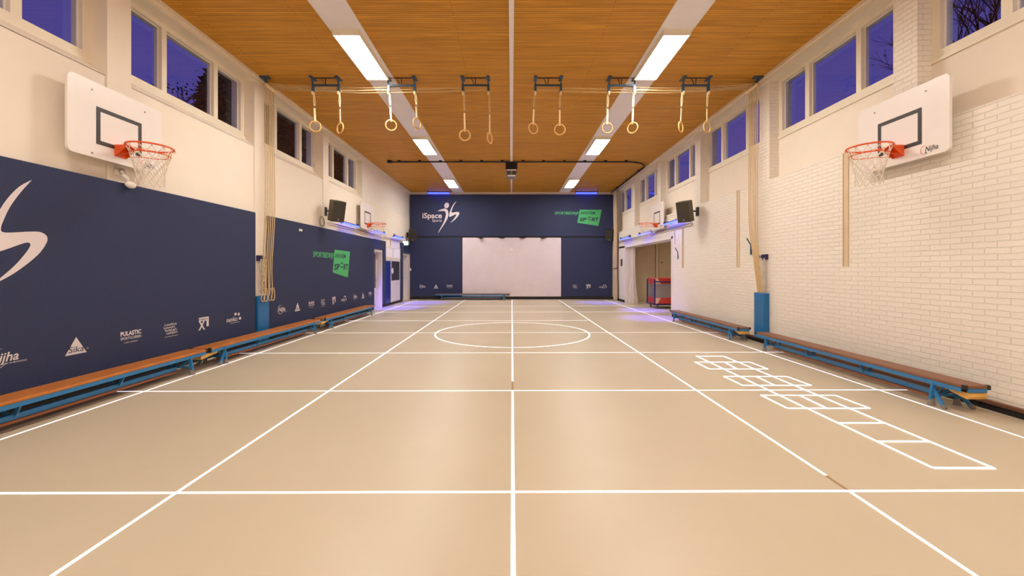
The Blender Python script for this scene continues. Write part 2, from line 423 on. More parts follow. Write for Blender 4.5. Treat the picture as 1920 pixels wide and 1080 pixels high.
# windows
wn = 0
GZ0, GZ1 = 4.24, 5.20
def window(s, y0, y1):
    global wn
    wn += 1
    c = (y0+y1)/2
    w = sempty('window_%d' % wn, (s*XR, c, 4.12))
    f = MB(); a, b = s*XR, s*(XR+.12)
    f.box(a, b, y0, y1, 4.12, GZ0); f.box(a, b, y0, y1, GZ1, ZC-.01)
    for p, q in ((y0, y0+.095), (c-.58, c-.492), (c+.48, c+.581), (y1-.095, y1)): f.box(a, b, p, q, GZ0, GZ1)
    f.box(s*(XR-.025), s*(XR+.02), y0, y1, 4.10, 4.145)
    f.build('window_frame', 'frame', w)
    for p, q in ((y0+.095, c-.58), (c-.492, c+.48), (c+.581, y1-.095)):
        MB().box(s*(XR+.07), s*(XR+.078), p, q, GZ0, GZ1).build('pane', 'glass', w)
        g = MB()
        for aa, bb, cc, dd in ((p, p+.012, GZ0, GZ1), (q-.012, q, GZ0, GZ1), (p+.012, q-.012, GZ0, GZ0+.012), (p+.012, q-.012, GZ1-.012, GZ1)):
            g.box(s*(XR+.055), s*(XR+.07), aa, bb, cc, dd)
        g.build('glazing_bead', 'white', w)
for k in (3, 4, 5, 6): window(-1, pier[k]+PW, pier[k+1])
for k in range(3, 9): window(1, pier[k]+PW, pier[k+1])
# end walls, storage room
struct('wall_back', MB().box(-5.7, 5.7, YB, YB+.3, 0, ZC), 'plaster')
struct('wall_front', MB().box(-5.7, 5.7, YF-.2, YF, 0, ZC), 'plaster')
st = MB(); st.box(XO, 9.2, 18.4, 18.6, 0, 3.0)
ws = struct('wall_storage_far', st, 'storage')
pd = MB()
for x0, x1 in ((5.75, 6.62), (6.80, 7.7)):
    for z0, z1 in ((.06, 1.36), (1.42, 2.9)): pd.box(x0, x1, 18.375, 18.4, z0, z1)
pd.build('cupboard_door', 'storage', ws)
MB().box(6.66, 6.76, 18.34, 18.4, 0, 2.95).build('post', 'duct', ws)
MB().cyl((6.92, 18.37, 1.82), (6.92, 18.33, 1.82), .025).build('knob', 'black', ws)
struct('wall_storage_side', MB().box(9.0, 9.2, 12.4, 18.4, 0, 3.0), 'storage')
struct('wall_storage_near', MB().box(XO, 9.2, 12.2, 12.4, 0, 3.0), 'storage')
struct('ceiling_storage', MB().box(XO, 9.2, 12.2, 18.6, 3.0, 3.1), 'storage')
ld = bpy.data.lights.new('storage_fill', 'AREA'); ld.size = .6; ld.energy = 38; ld.color = (1, .86, .66)  # fill light added to brighten the storage room, not a real fitting
o = bpy.data.objects.new('storage_fill', ld); o.location = (7.9, 15.6, 2.95); COL.objects.link(o)
# baseboards
m = MB(); m.box(XW-.035, XW, YF, OP[0]-.1, 0, .068)
bb = struct('baseboard_right', m, 'dark')
MB().box(XW-.05, XW, YF, OP[0]-.1, .068, .102).build('cap', 'capwood', bb)
m = MB(); y = 4.0
while y < 12.6: m.box(XW-.04, XW-.034, y, y+.012, .008, .06); y += .045
m.build('grille', 'black', bb)
struct('baseboard_right_far', MB().box(XW-.035, XW-.012, OP[1]+.02, YB, 0, .11), 'dark')
m = MB()
for y0, y1 in ((YF, D1[0]), (D1[1]+.05, D2[0]-.02)): m.box(-XW, -XW+.035, y0, y1, 0, .1)
struct('baseboard_left', m, 'dark')
struct('back_gap_shade', MB().box(-5.1, 5.1, YB-.05, YB-.001, 3.05, 3.2), 'dark')  # dark strip standing in for the shade between upper and lower pads
struct('baseboard_back', MB().box(-5.1, 5.1, YB-.06, YB, 0, .125), 'dark')

# ------------------------------------------------------------------ doors in the left wall
def door(n, y0, y1):
    d = sempty('door_%d' % n, (-XW, (y0+y1)/2, 0))
    f = MB(); X0, X1 = -XW-.30, -XW+.025
    f.box(X0, X1, y0-.05, y0+.03, 0, DH); f.box(X0, X1, y1-.03, y1+.06, 0, DH); f.box(X0, X1, y0-.05, y1+.06, DH-.04, DH+.06)
    f.build('door_frame', 'doorwhite', d)
    p = MB().box(X0, -XW-.20, y0+.03, y1-.03, .01, .78); p.box(X0, -XW-.20, y0+.03, y0+.07, .78, DH-.04); p.box(X0, -XW-.20, y1-.07, y1-.03, .78, DH-.04); p.box(X0, -XW-.20, y0+.07, y1-.07, 2.12, DH-.04)
    p.build('door_leaf', 'doorwhite', d)
    MB().box(X0+.02, -XW-.197, y0+.07, y1-.07, .78, 2.12).build('door_glazing', 'doorgrey', d)
    h = MB(); h.tube([(-XW-.2, y1-.075, 1.08), (-XW-.14, y1-.075, 1.08), (-XW-.14, y1-.19, 1.08)], .011, 8); h.box(-XW-.2, -XW-.192, y1-.1, y1-.05, .98, 1.18)
    h.build('door_handle', 'chrome', d)
door(1, *D1); door(2, *D2)
# blue locker door and service hatch between the doors
d3 = sempty('door_3', (-XW, 16.54, 0))
MB().box(-XW, -XW+.03, 16.19, 16.89, .10, 1.86).build('door_leaf', 'doorblue', d3)
MB().box(-XW, -XW+.045, 16.89, 16.95, .10, 1.90).build('door_post', 'doorwhite', d3)
MB().box(-XW+.03, -XW+.05, 16.80, 16.85, 1.70, 1.76).build('door_latch', 'chrome', d3)
hp = thing('service_hatch', 'white wall panel with dark window between the blue door and far doorway', 'hatch', (-XW, 17.65, 0))
m = MB().box(-XW, -XW+.025, 16.96, 18.33, .10, 1.02); m.box(-XW, -XW+.025, 16.96, 18.33, 1.86, 1.98); m.box(-XW, -XW+.025, 16.96, 17.02, 1.02, 1.86); m.box(-XW, -XW+.025, 18.27, 18.33, 1.02, 1.86)
m.build('panel', 'doorwhite', hp)
pn = MB().box(-XW, -XW+.015, 17.02, 18.27, 1.02, 1.86).build('pane', 'doorgrey', hp)
s_ = MB(); s_.cyl((-XW+.015, 17.2, 1.44), (-XW+.018, 17.2, 1.44), .13, 24); s_.build('sticker', 'white', pn)
tp = thing('transom_panel', 'pale grey transom of two panes above the blue door', 'transom', (-XW, 17.26, 1.97))
for y0, y1 in ((16.22, 17.2), (17.28, 18.3)): MB().box(-XW, -XW+.02, y0, y1, 2.02, 2.42).build('transom_pane', 'strip', tp)
m = MB()
for a in ((16.17, 18.34, 1.985, 2.02), (16.17, 18.34, 2.42, 2.46), (16.17, 16.22, 2.02, 2.42), (17.2, 17.28, 2.02, 2.42), (18.3, 18.34, 2.02, 2.42)): m.box(-XW, -XW+.035, *a)
m.build('transom_frame', 'frame', tp)

# ------------------------------------------------------------------ printed logos
U12 = 1/12*20/F
S_POLY = [(912,205),(865,245),(820,310),(785,385),(755,470),(742,525),(748,550),(765,557),(810,540),(860,515),(890,502),(905,505),(903,522),(885,555),(850,605),(810,650),(770,690),
          (800,675),(850,640),(905,590),(945,545),(970,500),(975,475),(965,457),(940,447),(900,450),(850,458),(815,462),(800,458),(798,443),(805,415),(830,345),(870,270)]
B_POLY = [(480,430),(530,405),(580,385),(630,373),(670,377),(700,395),(722,425),(728,470),(725,530),(710,590),(680,650),(640,715),(590,790),(540,865),(495,935),
          (530,850),(570,780),(605,715),(640,640),(660,570),(672,510),(668,465),(655,440),(630,430),(590,428),(540,430)]
def smooth_poly(p, sharp=()):
    out = []; n = len(p)
    for i in range(n):
        a, b, c, d = p[i-1], p[i], p[(i+1) % n], p[(i+2) % n]
        if i in sharp: a = b
        if (i+1) % n in sharp: d = c
        for t in (0, .33, .67):
            out.append(tuple(.5*((2*b[k])+(-a[k]+c[k])*t+(2*a[k]-5*b[k]+4*c[k]-d[k])*t*t+(-a[k]+3*b[k]-3*c[k]+d[k])*t**3) for k in (0, 1)))
    return out
def figure_logo(mp, k, words=True, name='printed_logo', parent=None):
    # mp maps metres; 12x crop units are measured from the tip of the S (912,205)
    g = lambda p: ((p[0]-912)*k, -(p[1]-205)*k)
    m = MB()
    m.flat([g(p) for p in smooth_poly(S_POLY, (0, 16))], mp, .002)
    m.flat([g(p) for p in smooth_poly(B_POLY, (0, 14))], mp, .002)
    a = R(-22)
    m.flat([g((690+52*cos(t)*cos(a)-65*sin(t)*sin(a), 303-(52*cos(t)*sin(a)+65*sin(t)*cos(a)))) for t in [2*pi*i/28 for i in range(28)]], mp, .002)
    if words:
        x, y = g((145, 585)); m.text('iSpace', mp, x, y, 165*k, 438*k, bold=.022, d=.002)
        x, y = g((365, 668)); m.text('Sports', mp, x, y, 92*k, 215*k, d=.002)
    return m.build(name, 'print', parent)
def sport_logo(mp, k, parent):
    # 15.4x crop units from the top left corner of the green panel
    g = lambda x, y: ((x-880)*k, -(y-355)*k)
    m = MB()
    m.flat([g(880, 355), g(810, 735), g(1420, 830), g(1515, 360)], mp, .002, 1)
    x, y = g(155, 495); m.text('SPORTBEDRIJF', mp, x, y, 112*k, 700*k, bold=.015, shear=.15, d=.002, mi=1)
    x, y = g(890, 490); m.text('ARNHEM', mp, x, y, 108*k, 435*k, bold=.012, shear=.15, d=.004, mi=0)
    x, y = g(868, 690); m.text('SP', mp, x, y, 140*k, 212*k, bold=.035, shear=.15, d=.004)
    x, y = g(1222, 690); m.text('RT', mp, x, y, 140*k, 212*k, bold=.035, shear=.15, d=.004)
    for a0, a1 in ((20, 160), (205, 335)):
        pts = [g(1163+55*cos(R(a)), 610-50*sin(R(a))) for a in range(a0, a1+1, 10)]+[g(1163+33*cos(R(a)), 610-30*sin(R(a))) for a in range(a1, a0-1, -10)]
        m.flat(pts, mp, .004)
    return m.build('printed_logo', ['ink', 'green'], parent)
def sponsor(kind, mp, parent):
    m = MB()
    if kind == 'nijha':
        out = []; inn = []
        for a in range(60, 325, 12):
            t = R(a); out.append((-.06+.10*cos(t), .105+.10*sin(t))); w = .012*sin(pi*(a-60)/264)+.001; inn.append((-.06+(.10-w)*cos(t), .105+(.10-w)*sin(t)))
        m.flat(out+inn[::-1], mp, .002)
        m.text('Nijha', mp, -.13, .065, .13, .25, bold=.015, shear=.25, d=.002)
        m.text('STERK IN BEWEGING', mp, -.03, .035, .024, .22, shear=.2, d=.002)
    elif kind == 'sika':
        m.flat([(-.116, 0), (.116, 0), (0, .20)], mp, .002)
        m.text('Sika', mp, 0, .025, .098, .165, 'CENTER', shear=.1, bold=.004, d=.004, mi=1)
        m.ring(mp(.125, .045, .003), .008, .0015, Matrix.Rotation(pi/2, 3, 'Y'), 12, 4)
    elif kind == 'pulastic':
        m.text('PULASTIC', mp, 0, .115, .078, .29, 'CENTER', bold=.035, d=.002)
        m.text('SPORTVLOEREN', mp, 0, .062, .05, .285, 'CENTER', bold=.008, d=.002)
        m.text('A SIKA COMPANY', mp, 0, .015, .026, .19, 'CENTER', d=.002)
    elif kind == 'lumen':
        for i, (w, x) in enumerate((('LumeNova', .10), ('LumenArt', .07), ('VerbaLight', .10), ('LedsSport', .115))):
            m.text(w, mp, x, .155-.042*i, .048, None, 'RIGHT', bold=.01, d=.002)
        m.text('www.lng-licht.shop', mp, .115, -.012, .022, .23, 'RIGHT', d=.002)
    elif kind == 'xl':
        m.flat([(-.10, .14), (.11, .14), (.11, .20), (-.10, .20)], mp, .002)
        m.text('metro', mp, 0, .152, .055, .18, 'CENTER', bold=.01, d=.004, mi=1)
        m.text('X', mp, -.11, .0, .20, .14, bold=.03, d=.002)
        m.flat([(.06, .04), (.11, .04), (.11, .14), (.06, .14)], mp, .002)
        m.text('voetbalkooi', mp, 0, -.02, .02, .15, 'CENTER', d=.002) if False else None
    else:
        m.text('nenko', mp, -.2, .04, .12, .28, bold=.012, d=.002)
        m.text('SNOEZELEN', mp, -.09, .005, .02, .26, d=.002) if False else None
        m.flat([(-.10, .008), (.14, .008), (.14, .014), (-.10, .014)], mp, .002)
        for u, v, r, q in ((.03, .165, .030, .85), (.115, .155, .028, .9), (.15, .075, .034, .8)):
            m.flat([(u+r*cos(2*pi*i/18), v+r*q*sin(2*pi*i/18)) for i in range(18)], mp, .002)
    return m.build('printed_logo', ['print', 'ink'], parent)

# ------------------------------------------------------------------ wall pads
PX = 5.085; PT = .06
def pad(name, label, y0, y1, z0, z1):
    t = thing(name, label, 'wall pad', (-XW, (y0+y1)/2, z0))
    MB().box(-XW+.002, -PX, y0, y1, z0, z1).build('cover', 'navy', t, bevel=.02); return t
p1 = pad('wall_pad', 'long navy wall pad with large white figure mark, behind the orange topped bench', .6, 7.93, .105, 2.64)
figure_logo(on_left(PX, 4.223, 2.453), .00225, False, parent=p1)
for k, y in (('nijha', 3.99), ('sika', 4.652), ('pulastic', 5.325), ('lumen', 5.95), ('xl', 6.58), ('nenko', 7.31)):
    sponsor(k, on_left(PX, y, .515), p1)
p2 = pad('wall_pad', 'navy wall pad with green sport emblem between the blue pier padding and doorway', 8.34, 14.79, .105, 2.63)
sport_logo(on_left(PX, 11.45, 2.07), .00172, p2)
for k, y in (('nijha', 8.83), ('sika', 9.465), ('pulastic', 10.13), ('lumen', 10.75), ('xl', 11.4), ('nenko', 12.1), ('nijha', 12.98), ('sika', 13.64), ('pulastic', 14.34)):
    sponsor(k, on_left(PX, y, .515), p2)
def corner_pad(label, y0, y1, y2, zt, flip=False):
    t = thing('door_pad', label, 'wall pad', (-XW, y1, .1))
    pts = [(y0, DH+.06), (y1, DH+.06), (y1, .105), (y2, .105), (y2, zt), (y0, zt)]
    MB().prism(pts, on_left(XW), .004, .065).build('cover', 'navy', t, bevel=.015)
corner_pad('navy pad wrapping over and beside the doorway past the third bench', 14.80, 15.83, 16.14, 2.64)
corner_pad('narrow navy pad wrapping the doorway below the exit sign', 19.93, 18.71, 18.36, 2.74)
def back_pad(label, x0, x1, z0, z1, mat='navy', name='wall_pad'):
    t = thing(name, label, 'wall pad', ((x0+x1)/2, YB, z0))
    MB().box(x0, x1, 19.95, YB-.002, z0, z1).build('cover', mat, t, bevel=.02); return t
bu = back_pad('wide navy pad along the top of the far wall, with logos', -5.1, 5.1, 3.15, 5.255)
figure_logo(on_back(19.95, (856-VX)/F*19.95, H+(505-377.1)/F*19.95), U12, True, parent=bu)
sport_logo(on_back(19.95, (1087-VX)/F*19.95, H+(505-393)/F*19.95), .00173, bu)
bl = back_pad('navy pad on the far wall behind the bench, beside the white pad', -5.09, -2.47, .14, 3.09)
br = back_pad('navy pad on the far wall between the white pad and beige curtain', 2.50, 5.06, .14, 3.09)
bw = back_pad('large plain white pad in the middle of the far wall', -2.455, 2.485, .14, 3.09, 'whitepad', 'white_wall_pad')
for k, px, o in (('nijha', 792.5, bl), ('sika', 817.5, bl), ('pulastic', 843, bl), ('lumen', 1078, br), ('xl', 1103, br), ('nenko', 1131, br)):
    sponsor(k, on_back(19.95, (px-VX)/F*19.95, .55), o)
# blue paddings at the foot of the piers
t = thing('pier_padding', 'blue vinyl padding at the pier foot under the hanging rope loops', 'padding', (-XW, 8.12, 0))
MB().box(-XW+.022, -5.05, 7.945, 8.31, .0, .97).build('cover', 'bluepad', t, bevel=.015)
t = thing('pier_padding', 'blue vinyl padding at the brick wall foot between the two brown benches', 'padding', (XW, 8.12, 0))
MB().box(XW-.002, 5.03, 7.945, 8.27, .105, 1.03).build('cover', 'bluepad', t, bevel=.015)

# ------------------------------------------------------------------ benches
def make_bench(name, seatmat, length=3.54, width=.27, out=.14):
    root = empty(name); hl, hw = length/2, width/2
    MB().box(-hw, hw, -hl, hl, .272, .305).build('seat', seatmat, root, bevel=.008)
    for s in (-1, 1):
        for q in (-1, 1): MB().box(q*(hw-.03), q*(hw+.004), s*(hl+.003), s*(hl-.035), .262, .309).build('corner_cap', 'black', root, bevel=.004)
    for s in (-1, 1):
        m = MB(); m.box(s*(hw-.006), s*(hw-.001), -hl+.04, hl-.04, .228, .272); m.box(s*(hw-.045), s*(hw-.006), -hl+.04, hl-.04, .266, .272)
        m.build('side_rail', 'bluesteel', root)
    for s in (-1, 1): MB().box(-hw+.03, hw-.03, s*(hl-.012), s*(hl-.001), .234, .272).build('end_rail', 'bluesteel', root)
    m = MB().box(-.032, .032, -hl+.42, hl-.42, .085, .14); m.build('beam', 'bluesteel', root, bevel=.006)
    MB().box(-.05, .05, -hl+.4, hl-.4, .060, .085).build('beam_board', 'beamwood', root)
    for s in (-1, 1):
        yl = s*(hl-.32)
        for q in (-1, 1):
            lg = MB(); lg.bar((q*(hw-.02), yl, .262), (q*(hw+.015), yl, .06), .045, .022, up=(0, 1, 0))
            lg.bar((q*(hw+.01), yl, .12), (0, yl, .11), .03, .02)
            l = lg.build('leg', 'bluesteel', root)
            f = MB(); f.tube([(q*(hw+.017), yl, .0), (q*(hw+.012), yl, .075)], [.036, .022], 10); f.build('rubber_foot', 'rubber', l)
            if s < 0:
                w = MB(); w.bar((q*(hw-.012), yl+.02, .2), (q*(hw+.02), yl-.13, .03), .04, .016, up=(1, 0, 0)); wl_ = w.build('wheel_arm', 'bluesteel', root)
                MB().cyl((q*(hw+.01), yl-.14, .026), (q*(hw+.034), yl-.14, .026), .025, 14).build('wheel', 'rubber', wl_)
        for q in (-1, 1):
            m = MB(); m.bar((q*(hw-.02), yl+s*.11, .262), (q*.025, yl-s*.05, .115), .03, .014, up=(0, 1, 0)); m.build('strut', 'bluesteel', root)
    for yy in (-.5, .5):
        for q in (-1, 1):
            m = MB(); m.bar((q*(hw-.02), yy, .262), (q*.028, yy+.03, .12), .034, .014, up=(0, 1, 0)); m.build('strut', 'bluesteel', root)
        b = MB(); b.cyl((-.05, yy+.03, .13), (.05, yy+.03, .13), .012, 10); b.build('bolt', 'chrome', root)
    b = MB(); pr = [(-hl-out, .228), (-hl-out-.012, .19), (-hl-out+.012, .155), (-hl-out+.05, .165), (-hl+.2, .20), (-hl+.2, .228)]
    b.prism(pr, lambda u, v, d: (d, u, v), -hw+.045, hw-.02); b.build('hook_block', 'blockwood', root, bevel=.008)
    return root
BG = 'gym benches along the walls'
bA = make_bench('gym_bench', 'benchwood', width=.30)
tag(bA, 'orange topped gym bench under the large white figure mark', 'bench', BG); bA.location = (-4.72, 4.23, 0)
bB = copy_tree(bA); bB.location = (-4.73, 7.82, 0); bB['label'] = 'gym bench running past the blue pier padding under the rope loops'
bC = copy_tree(bA); bC.location = (-4.74, 11.60, 0); bC['label'] = 'gym bench ending at the doorway, under the green sport emblem'
bD = make_bench('gym_bench', 'benchdark', width=.26, out=-.015)
tag(bD, 'brown topped gym bench along the brick wall beside the hopscotch grid', 'bench', BG); bD.location = (4.80, 5.87, 0)
bE = copy_tree(bD); bE.location = (4.80, 9.98, 0); bE['label'] = 'brown topped gym bench between the storage opening and the blue padding'
bF = copy_tree(bD); bF.location = (-1.92, 19.66, 0); bF.rotation_euler.z = pi/2; bF.scale = (1, 1.04, 1); bF['label'] = 'gym bench standing across the room at the far wall'

# ------------------------------------------------------------------ basketball hoops
def make_hoop():
    root = empty('basketball_hoop')
    w, z0, z1, r = .6, -.215, .685, .06
    rr = []
    for cx, cz, a0 in ((w-r, z1-r, 0), (-w+r, z1-r, 90), (-w+r, z0+r, 180), (w-r, z0+r, 270)):
        rr += [(cx+r*cos(R(a0+a)), cz+r*sin(R(a0+a))) for a in range(0, 91, 15)]
    mp = on_left(0)
    bd = MB(); bd.prism(rr, mp, -.03, 0); bd = bd.build('backboard', 'board', root)
    sq = MB(); a, b0, b1, t = .293, -.045, .405, .05
    for u0, u1, v0, v1 in ((-a, a, b1-t, b1), (-a, a, b0, b0+t), (-a, -a+t, b0+t, b1-t), (a-t, a, b0+t, b1-t)):
        sq.flat([(u0, v0), (u1, v0), (u1, v1), (u0, v1)], mp, .002)
    sq.build('target_square', 'lineblack', bd)
    bl_ = MB()
    for u in (-.34, .34):
        for v in (-.17, .58): bl_.cyl((0, u, v), (.005, u, v), .010, 10)
    bl_.build('bolt', 'grey', bd)
    lg = MB(); lg.text('Nijha', mp, .33, -.155, .085, .15, shear=.25, bold=.012, d=.002)
    lg.build('printed_logo', 'lineblack', bd)
    sw = MB(); out = [(.33+.055*cos(R(q)), -.13+.055*sin(R(q))) for q in range(90, 271, 15)]+[(.33+.049*cos(R(q)), -.13+.049*sin(R(q))) for q in range(270, 89, -15)]
    sw.flat(out, mp, .002); sw.build('logo_swoosh', 'orange', bd)
    C = Vector((.385, 0, 0)); rad = .232
    rm = MB().ring(C, rad, .011, n=44); 
    arc = [C+Vector((.20*cos(R(q)), .20*sin(R(q)), -.10)) for q in range(-150, 151, 12)]
    rm.tube([Vector((.03, -.06, -.11))]+arc+[Vector((.03, .06, -.11))], .006, 6)
    for q in (-75, 75): rm.tube([C+Vector((.2*cos(R(q)), .2*sin(R(q)), -.1)), C+Vector((rad*cos(R(q)), rad*sin(R(q)), 0))], .005, 6)
    for i in range(12):
        q = 2*pi*(i+.5)/12; p = C+Vector((rad*cos(q), rad*sin(q), -.014)); rm.ring(p, .014, .003, Matrix.Rotation(q, 3, 'Z') @ Matrix.Rotation(pi/2, 3, 'X'), 10, 4)
    rmo = rm.build('rim', 'orange', root, smooth=True)
    bk = MB(); bk.box(.001, .012, -.075, .075, -.13, .012); bk.box(.012, .16, -.075, .075, .0, .012)
    for s in (-1, 1): bk.prism([(.01, -.13), (.16, .0), (.01, .0)], lambda u, v, d: (u, d, v), s*.07, s*.076)
    bk.build('bracket', 'orange', root)
    nt_ = MB(); nS, nR, Ln = 12, 7, .46
    rad_at = lambda t: .225-.095*min(1, t*1.25)**.8 + (.012 if t > .85 else 0)
    def pt(i, j):
        t = j/nR; q = 2*pi*(i+(.5 if j % 2 else 0)+.5)/nS; a = rad_at(t); return C+Vector((a*cos(q), a*sin(q), -.02-Ln*t))
    for j in range(nR):
        for i in range(nS):
            a = pt(i, j)
            if j == 0 and False: continue
            for di in ((0, -1) if j % 2 == 0 else (0, 1)):
                b = pt(i+di, j+1); mid = (a+b)/2; nt_.tube([a, mid+Vector((0, 0, -.006)), b], .0046, 4, cap=False)
    nt_.build('net', 'netcord', root)
    for u in (-.3, .3): MB().box(-.13, -.03, u-.025, u+.025, -.15, .62).build('mounting_rail', 'grey', root)
    return root
HG = 'wall mounted basketball hoops'
h0 = make_hoop(); tag(h0, 'basketball hoop above the large white figure mark on the padded wall', 'basketball hoop', HG); h0.location = (-4.97, 5.06, 3.055)
h1 = copy_tree(h0); h1.location = (5.02, 5.165, 3.085); h1.rotation_euler.z = pi; h1['label'] = 'basketball hoop on the brick wall above the bench beside the hopscotch grid'
h2 = copy_tree(h0); h2.location = (-4.97, 13.77, 3.085); h2['label'] = 'small basketball hoop beside the black speaker on the padded wall'
h3 = copy_tree(h0); h3.location = (5.02, 13.75, 3.085); h3.rotation_euler.z = pi; h3['label'] = 'small basketball hoop above the storage opening'

# ------------------------------------------------------------------ ceiling lights
def make_light():
    root = empty('ceiling_light'); w, l = .215, .77
    m = MB(); m.box(-w, w, -l, l, -.075, -.006); m.box(-w-.008, w+.008, -l-.008, -l+.02, -.105, -.075); m.box(-w-.008, w+.008, l-.02, l+.008, -.105, -.075)
    m.box(-w-.008, -w+.012, -l+.02, l-.02, -.105, -.075); m.box(w-.012, w+.008, -l+.02, l-.02, -.105, -.075)
    m.build('housing', 'frame', root)
    MB().box(-w+.012, w-.012, -l+.02, l-.02, -.100, -.078).build('diffuser', 'lamp', root)
    return root
LG = 'fluorescent ceiling lights'
l0 = make_light(); first = True
for row, Y in (('largest', 7.19), ('middle', 12.38), ('smallest', 17.68)):
    for s, side in ((-1, 'padded'), (1, 'brick')):
        o = l0 if first else copy_tree(l0); first = False
        o.location = (s*2.668, Y, ZC)
        tag(o, f'lit white ceiling light, {row} looking of three in the strip on the {side} wall side', 'ceiling light', LG)
for Y in (1.95, -3.1):
    for s in (-1, 1):
        ld = bpy.data.lights.new('ceiling_lamp', 'AREA'); ld.shape = 'RECTANGLE'; ld.size = .42; ld.size_y = 1.5
        ld.color = (1, .945, .86); ld.energy = 60*.42*1.5*pi*.9
        o = bpy.data.objects.new('ceiling_lamp', ld); o.location = (s*2.668, Y, ZC-.08); COL.objects.link(o)

# ------------------------------------------------------------------ rings, brackets, ropes
YR = 8.10
ring_data = [(591, 237, 15), (637.8, 240, -35), (733.4, 235, 18), (782.2, 231.4, 60), (871.7, 253.6, 3), (918.3, 258.8, 66),
             (999.6, 240.6, 28), (1049.4, 243, -4), (1138.4, 239.8, 5), (1186, 239.8, -40), (1276.5, 238, 45), (1325.4, 238.5, 30)]
pulley_px = [587, 635, 728.7, 777.6, 868, 915.7, 1003.8, 1051.5, 1141.8, 1189.5, 1280.6, 1328]
pulx = [(p-VX)/F*YR for p in pulley_px]; ZP = 5.10
order = ['first', 'second', 'third', 'fourth', 'fifth', 'sixth', 'seventh', 'eighth', 'ninth', 'tenth', 'eleventh', 'twelfth']
for i in range(6):
    xa, xb = pulx[2*i], pulx[2*i+1]; xc = (xa+xb)/2
    t = thing('ring_bracket', f'blue ceiling bracket holding the {order[i]} pair of rings counted from the padded wall', 'ceiling bracket', (xc, YR, ZC), 'ring brackets')
    m = MB().bar((xa, YR, 5.245), (xb, YR, 5.245), .035, .03); m.build('cross_bar', 'slate', t)
    for x in (xa, xb):
        h = MB(); h.box(x-.035, x+.035, YR-.12, YR+.10, ZC-.02, ZC); h.bar((x, YR-.06, ZC-.01), (x, YR, 5.24), .03, .02); h.box(x-.024, x+.024, YR-.02, YR+.02, ZP, 5.27)
        o = h.build('hanger', 'slate', t)
        p = MB(); p.cyl((x-.018, YR, ZP-.01), (x+.018, YR, ZP-.01), .04, 16); p.build('pulley', 'strap', o)
    m = MB().box(xc-.235, xc+.235, YR-.035, YR-.015, ZC-.012, ZC); m.bar((xc, YR-.02, ZC), (xc, YR, 5.245), .014, .014); m.bar((xc-.09, YR-.02, ZC), (xc-.03, YR, 5.25), .01, .01)
    m.build('tie_rod', 'black', t)
for i, (px, py, ang) in enumerate(ring_data):
    x = (px-VX)/F*YR; z = H+(VY-py)/F*YR; xp = pulx[i]+.02*(1 if i < 6 else -1); rot = Matrix.Rotation(R(ang), 3, 'Z') @ Matrix.Rotation(pi/2, 3, 'X')
    t = thing('gym_ring', f'hanging wooden gym ring, {order[i]} of twelve counted from the padded wall', 'gym ring', (x, YR, z), 'hanging gym rings')
    MB().ring((x, YR, z), .106, .0135, rot, 32, 10).build('ring', 'ring', t, smooth=True)
    zt = z+.106; zu = ZP-.035; zm = zt+(zu-zt)*.46
    xm = x+(xp-x)*.5; dv = Matrix.Rotation(R(ang), 3, 'Z') @ Vector((1, 0, 0))
    up = MB()
    for s in (-1, 1): up.tube([(xp+s*.008, YR-.01, ZP-.005), (xp+s*.008, YR, zu), (xp+(xm-xp)*.5+s*.015, YR, (zu+zm)/2), (xm+s*.006, YR, zm+.06)], .007, 6)
    up.build('upper_strap', 'rope' if i in (4, 5, 6, 7) else 'strap', t)
    bk = MB(); bk.ring((xm, YR, zm+.03), .02, .005, Matrix.Rotation(pi/2, 3, 'X'), 12, 5); bk.ring((xp, YR, zu), .018, .005, Matrix.Rotation(pi/2, 3, 'X'), 12, 5); bk.build('buckle', 'grey', t)
    lo = MB(); lo.obox(((xm+x)/2, YR, (zm+zt-.02)/2), Matrix((dv, Vector((0, 0, 1)).cross(dv), Vector(((x-xm), 0, zt-.02-zm)).normalized()*-1)).transposed(), (.034, .012, abs(zm-zt+.02)+.02))
    lo.build('lower_strap', 'strap', t)
# wall pulleys
for s, side in ((-1, 'padded'), (1, 'brick')):
    t = thing('wall_pulley', f'blue pulley block at the top of the {side} wall where the ropes turn down', 'pulley', (s*5.0, YR, 5.25), 'rope pulleys')
    m = MB().box(s*4.88, s*5.055, YR-.12, YR-.02, ZC-.03, ZC); m.bar((s*5.0, YR-.07, ZC-.02), (s*4.97, YR+.08, 5.27), .05, .03); m.build('bracket', 'slate', t)
    r_ = MB(); r_.cyl((s*4.97, YR-.02, 5.245), (s*4.97, YR+.34, 5.245), .035, 14); r_.build('roller', 'strap', t)
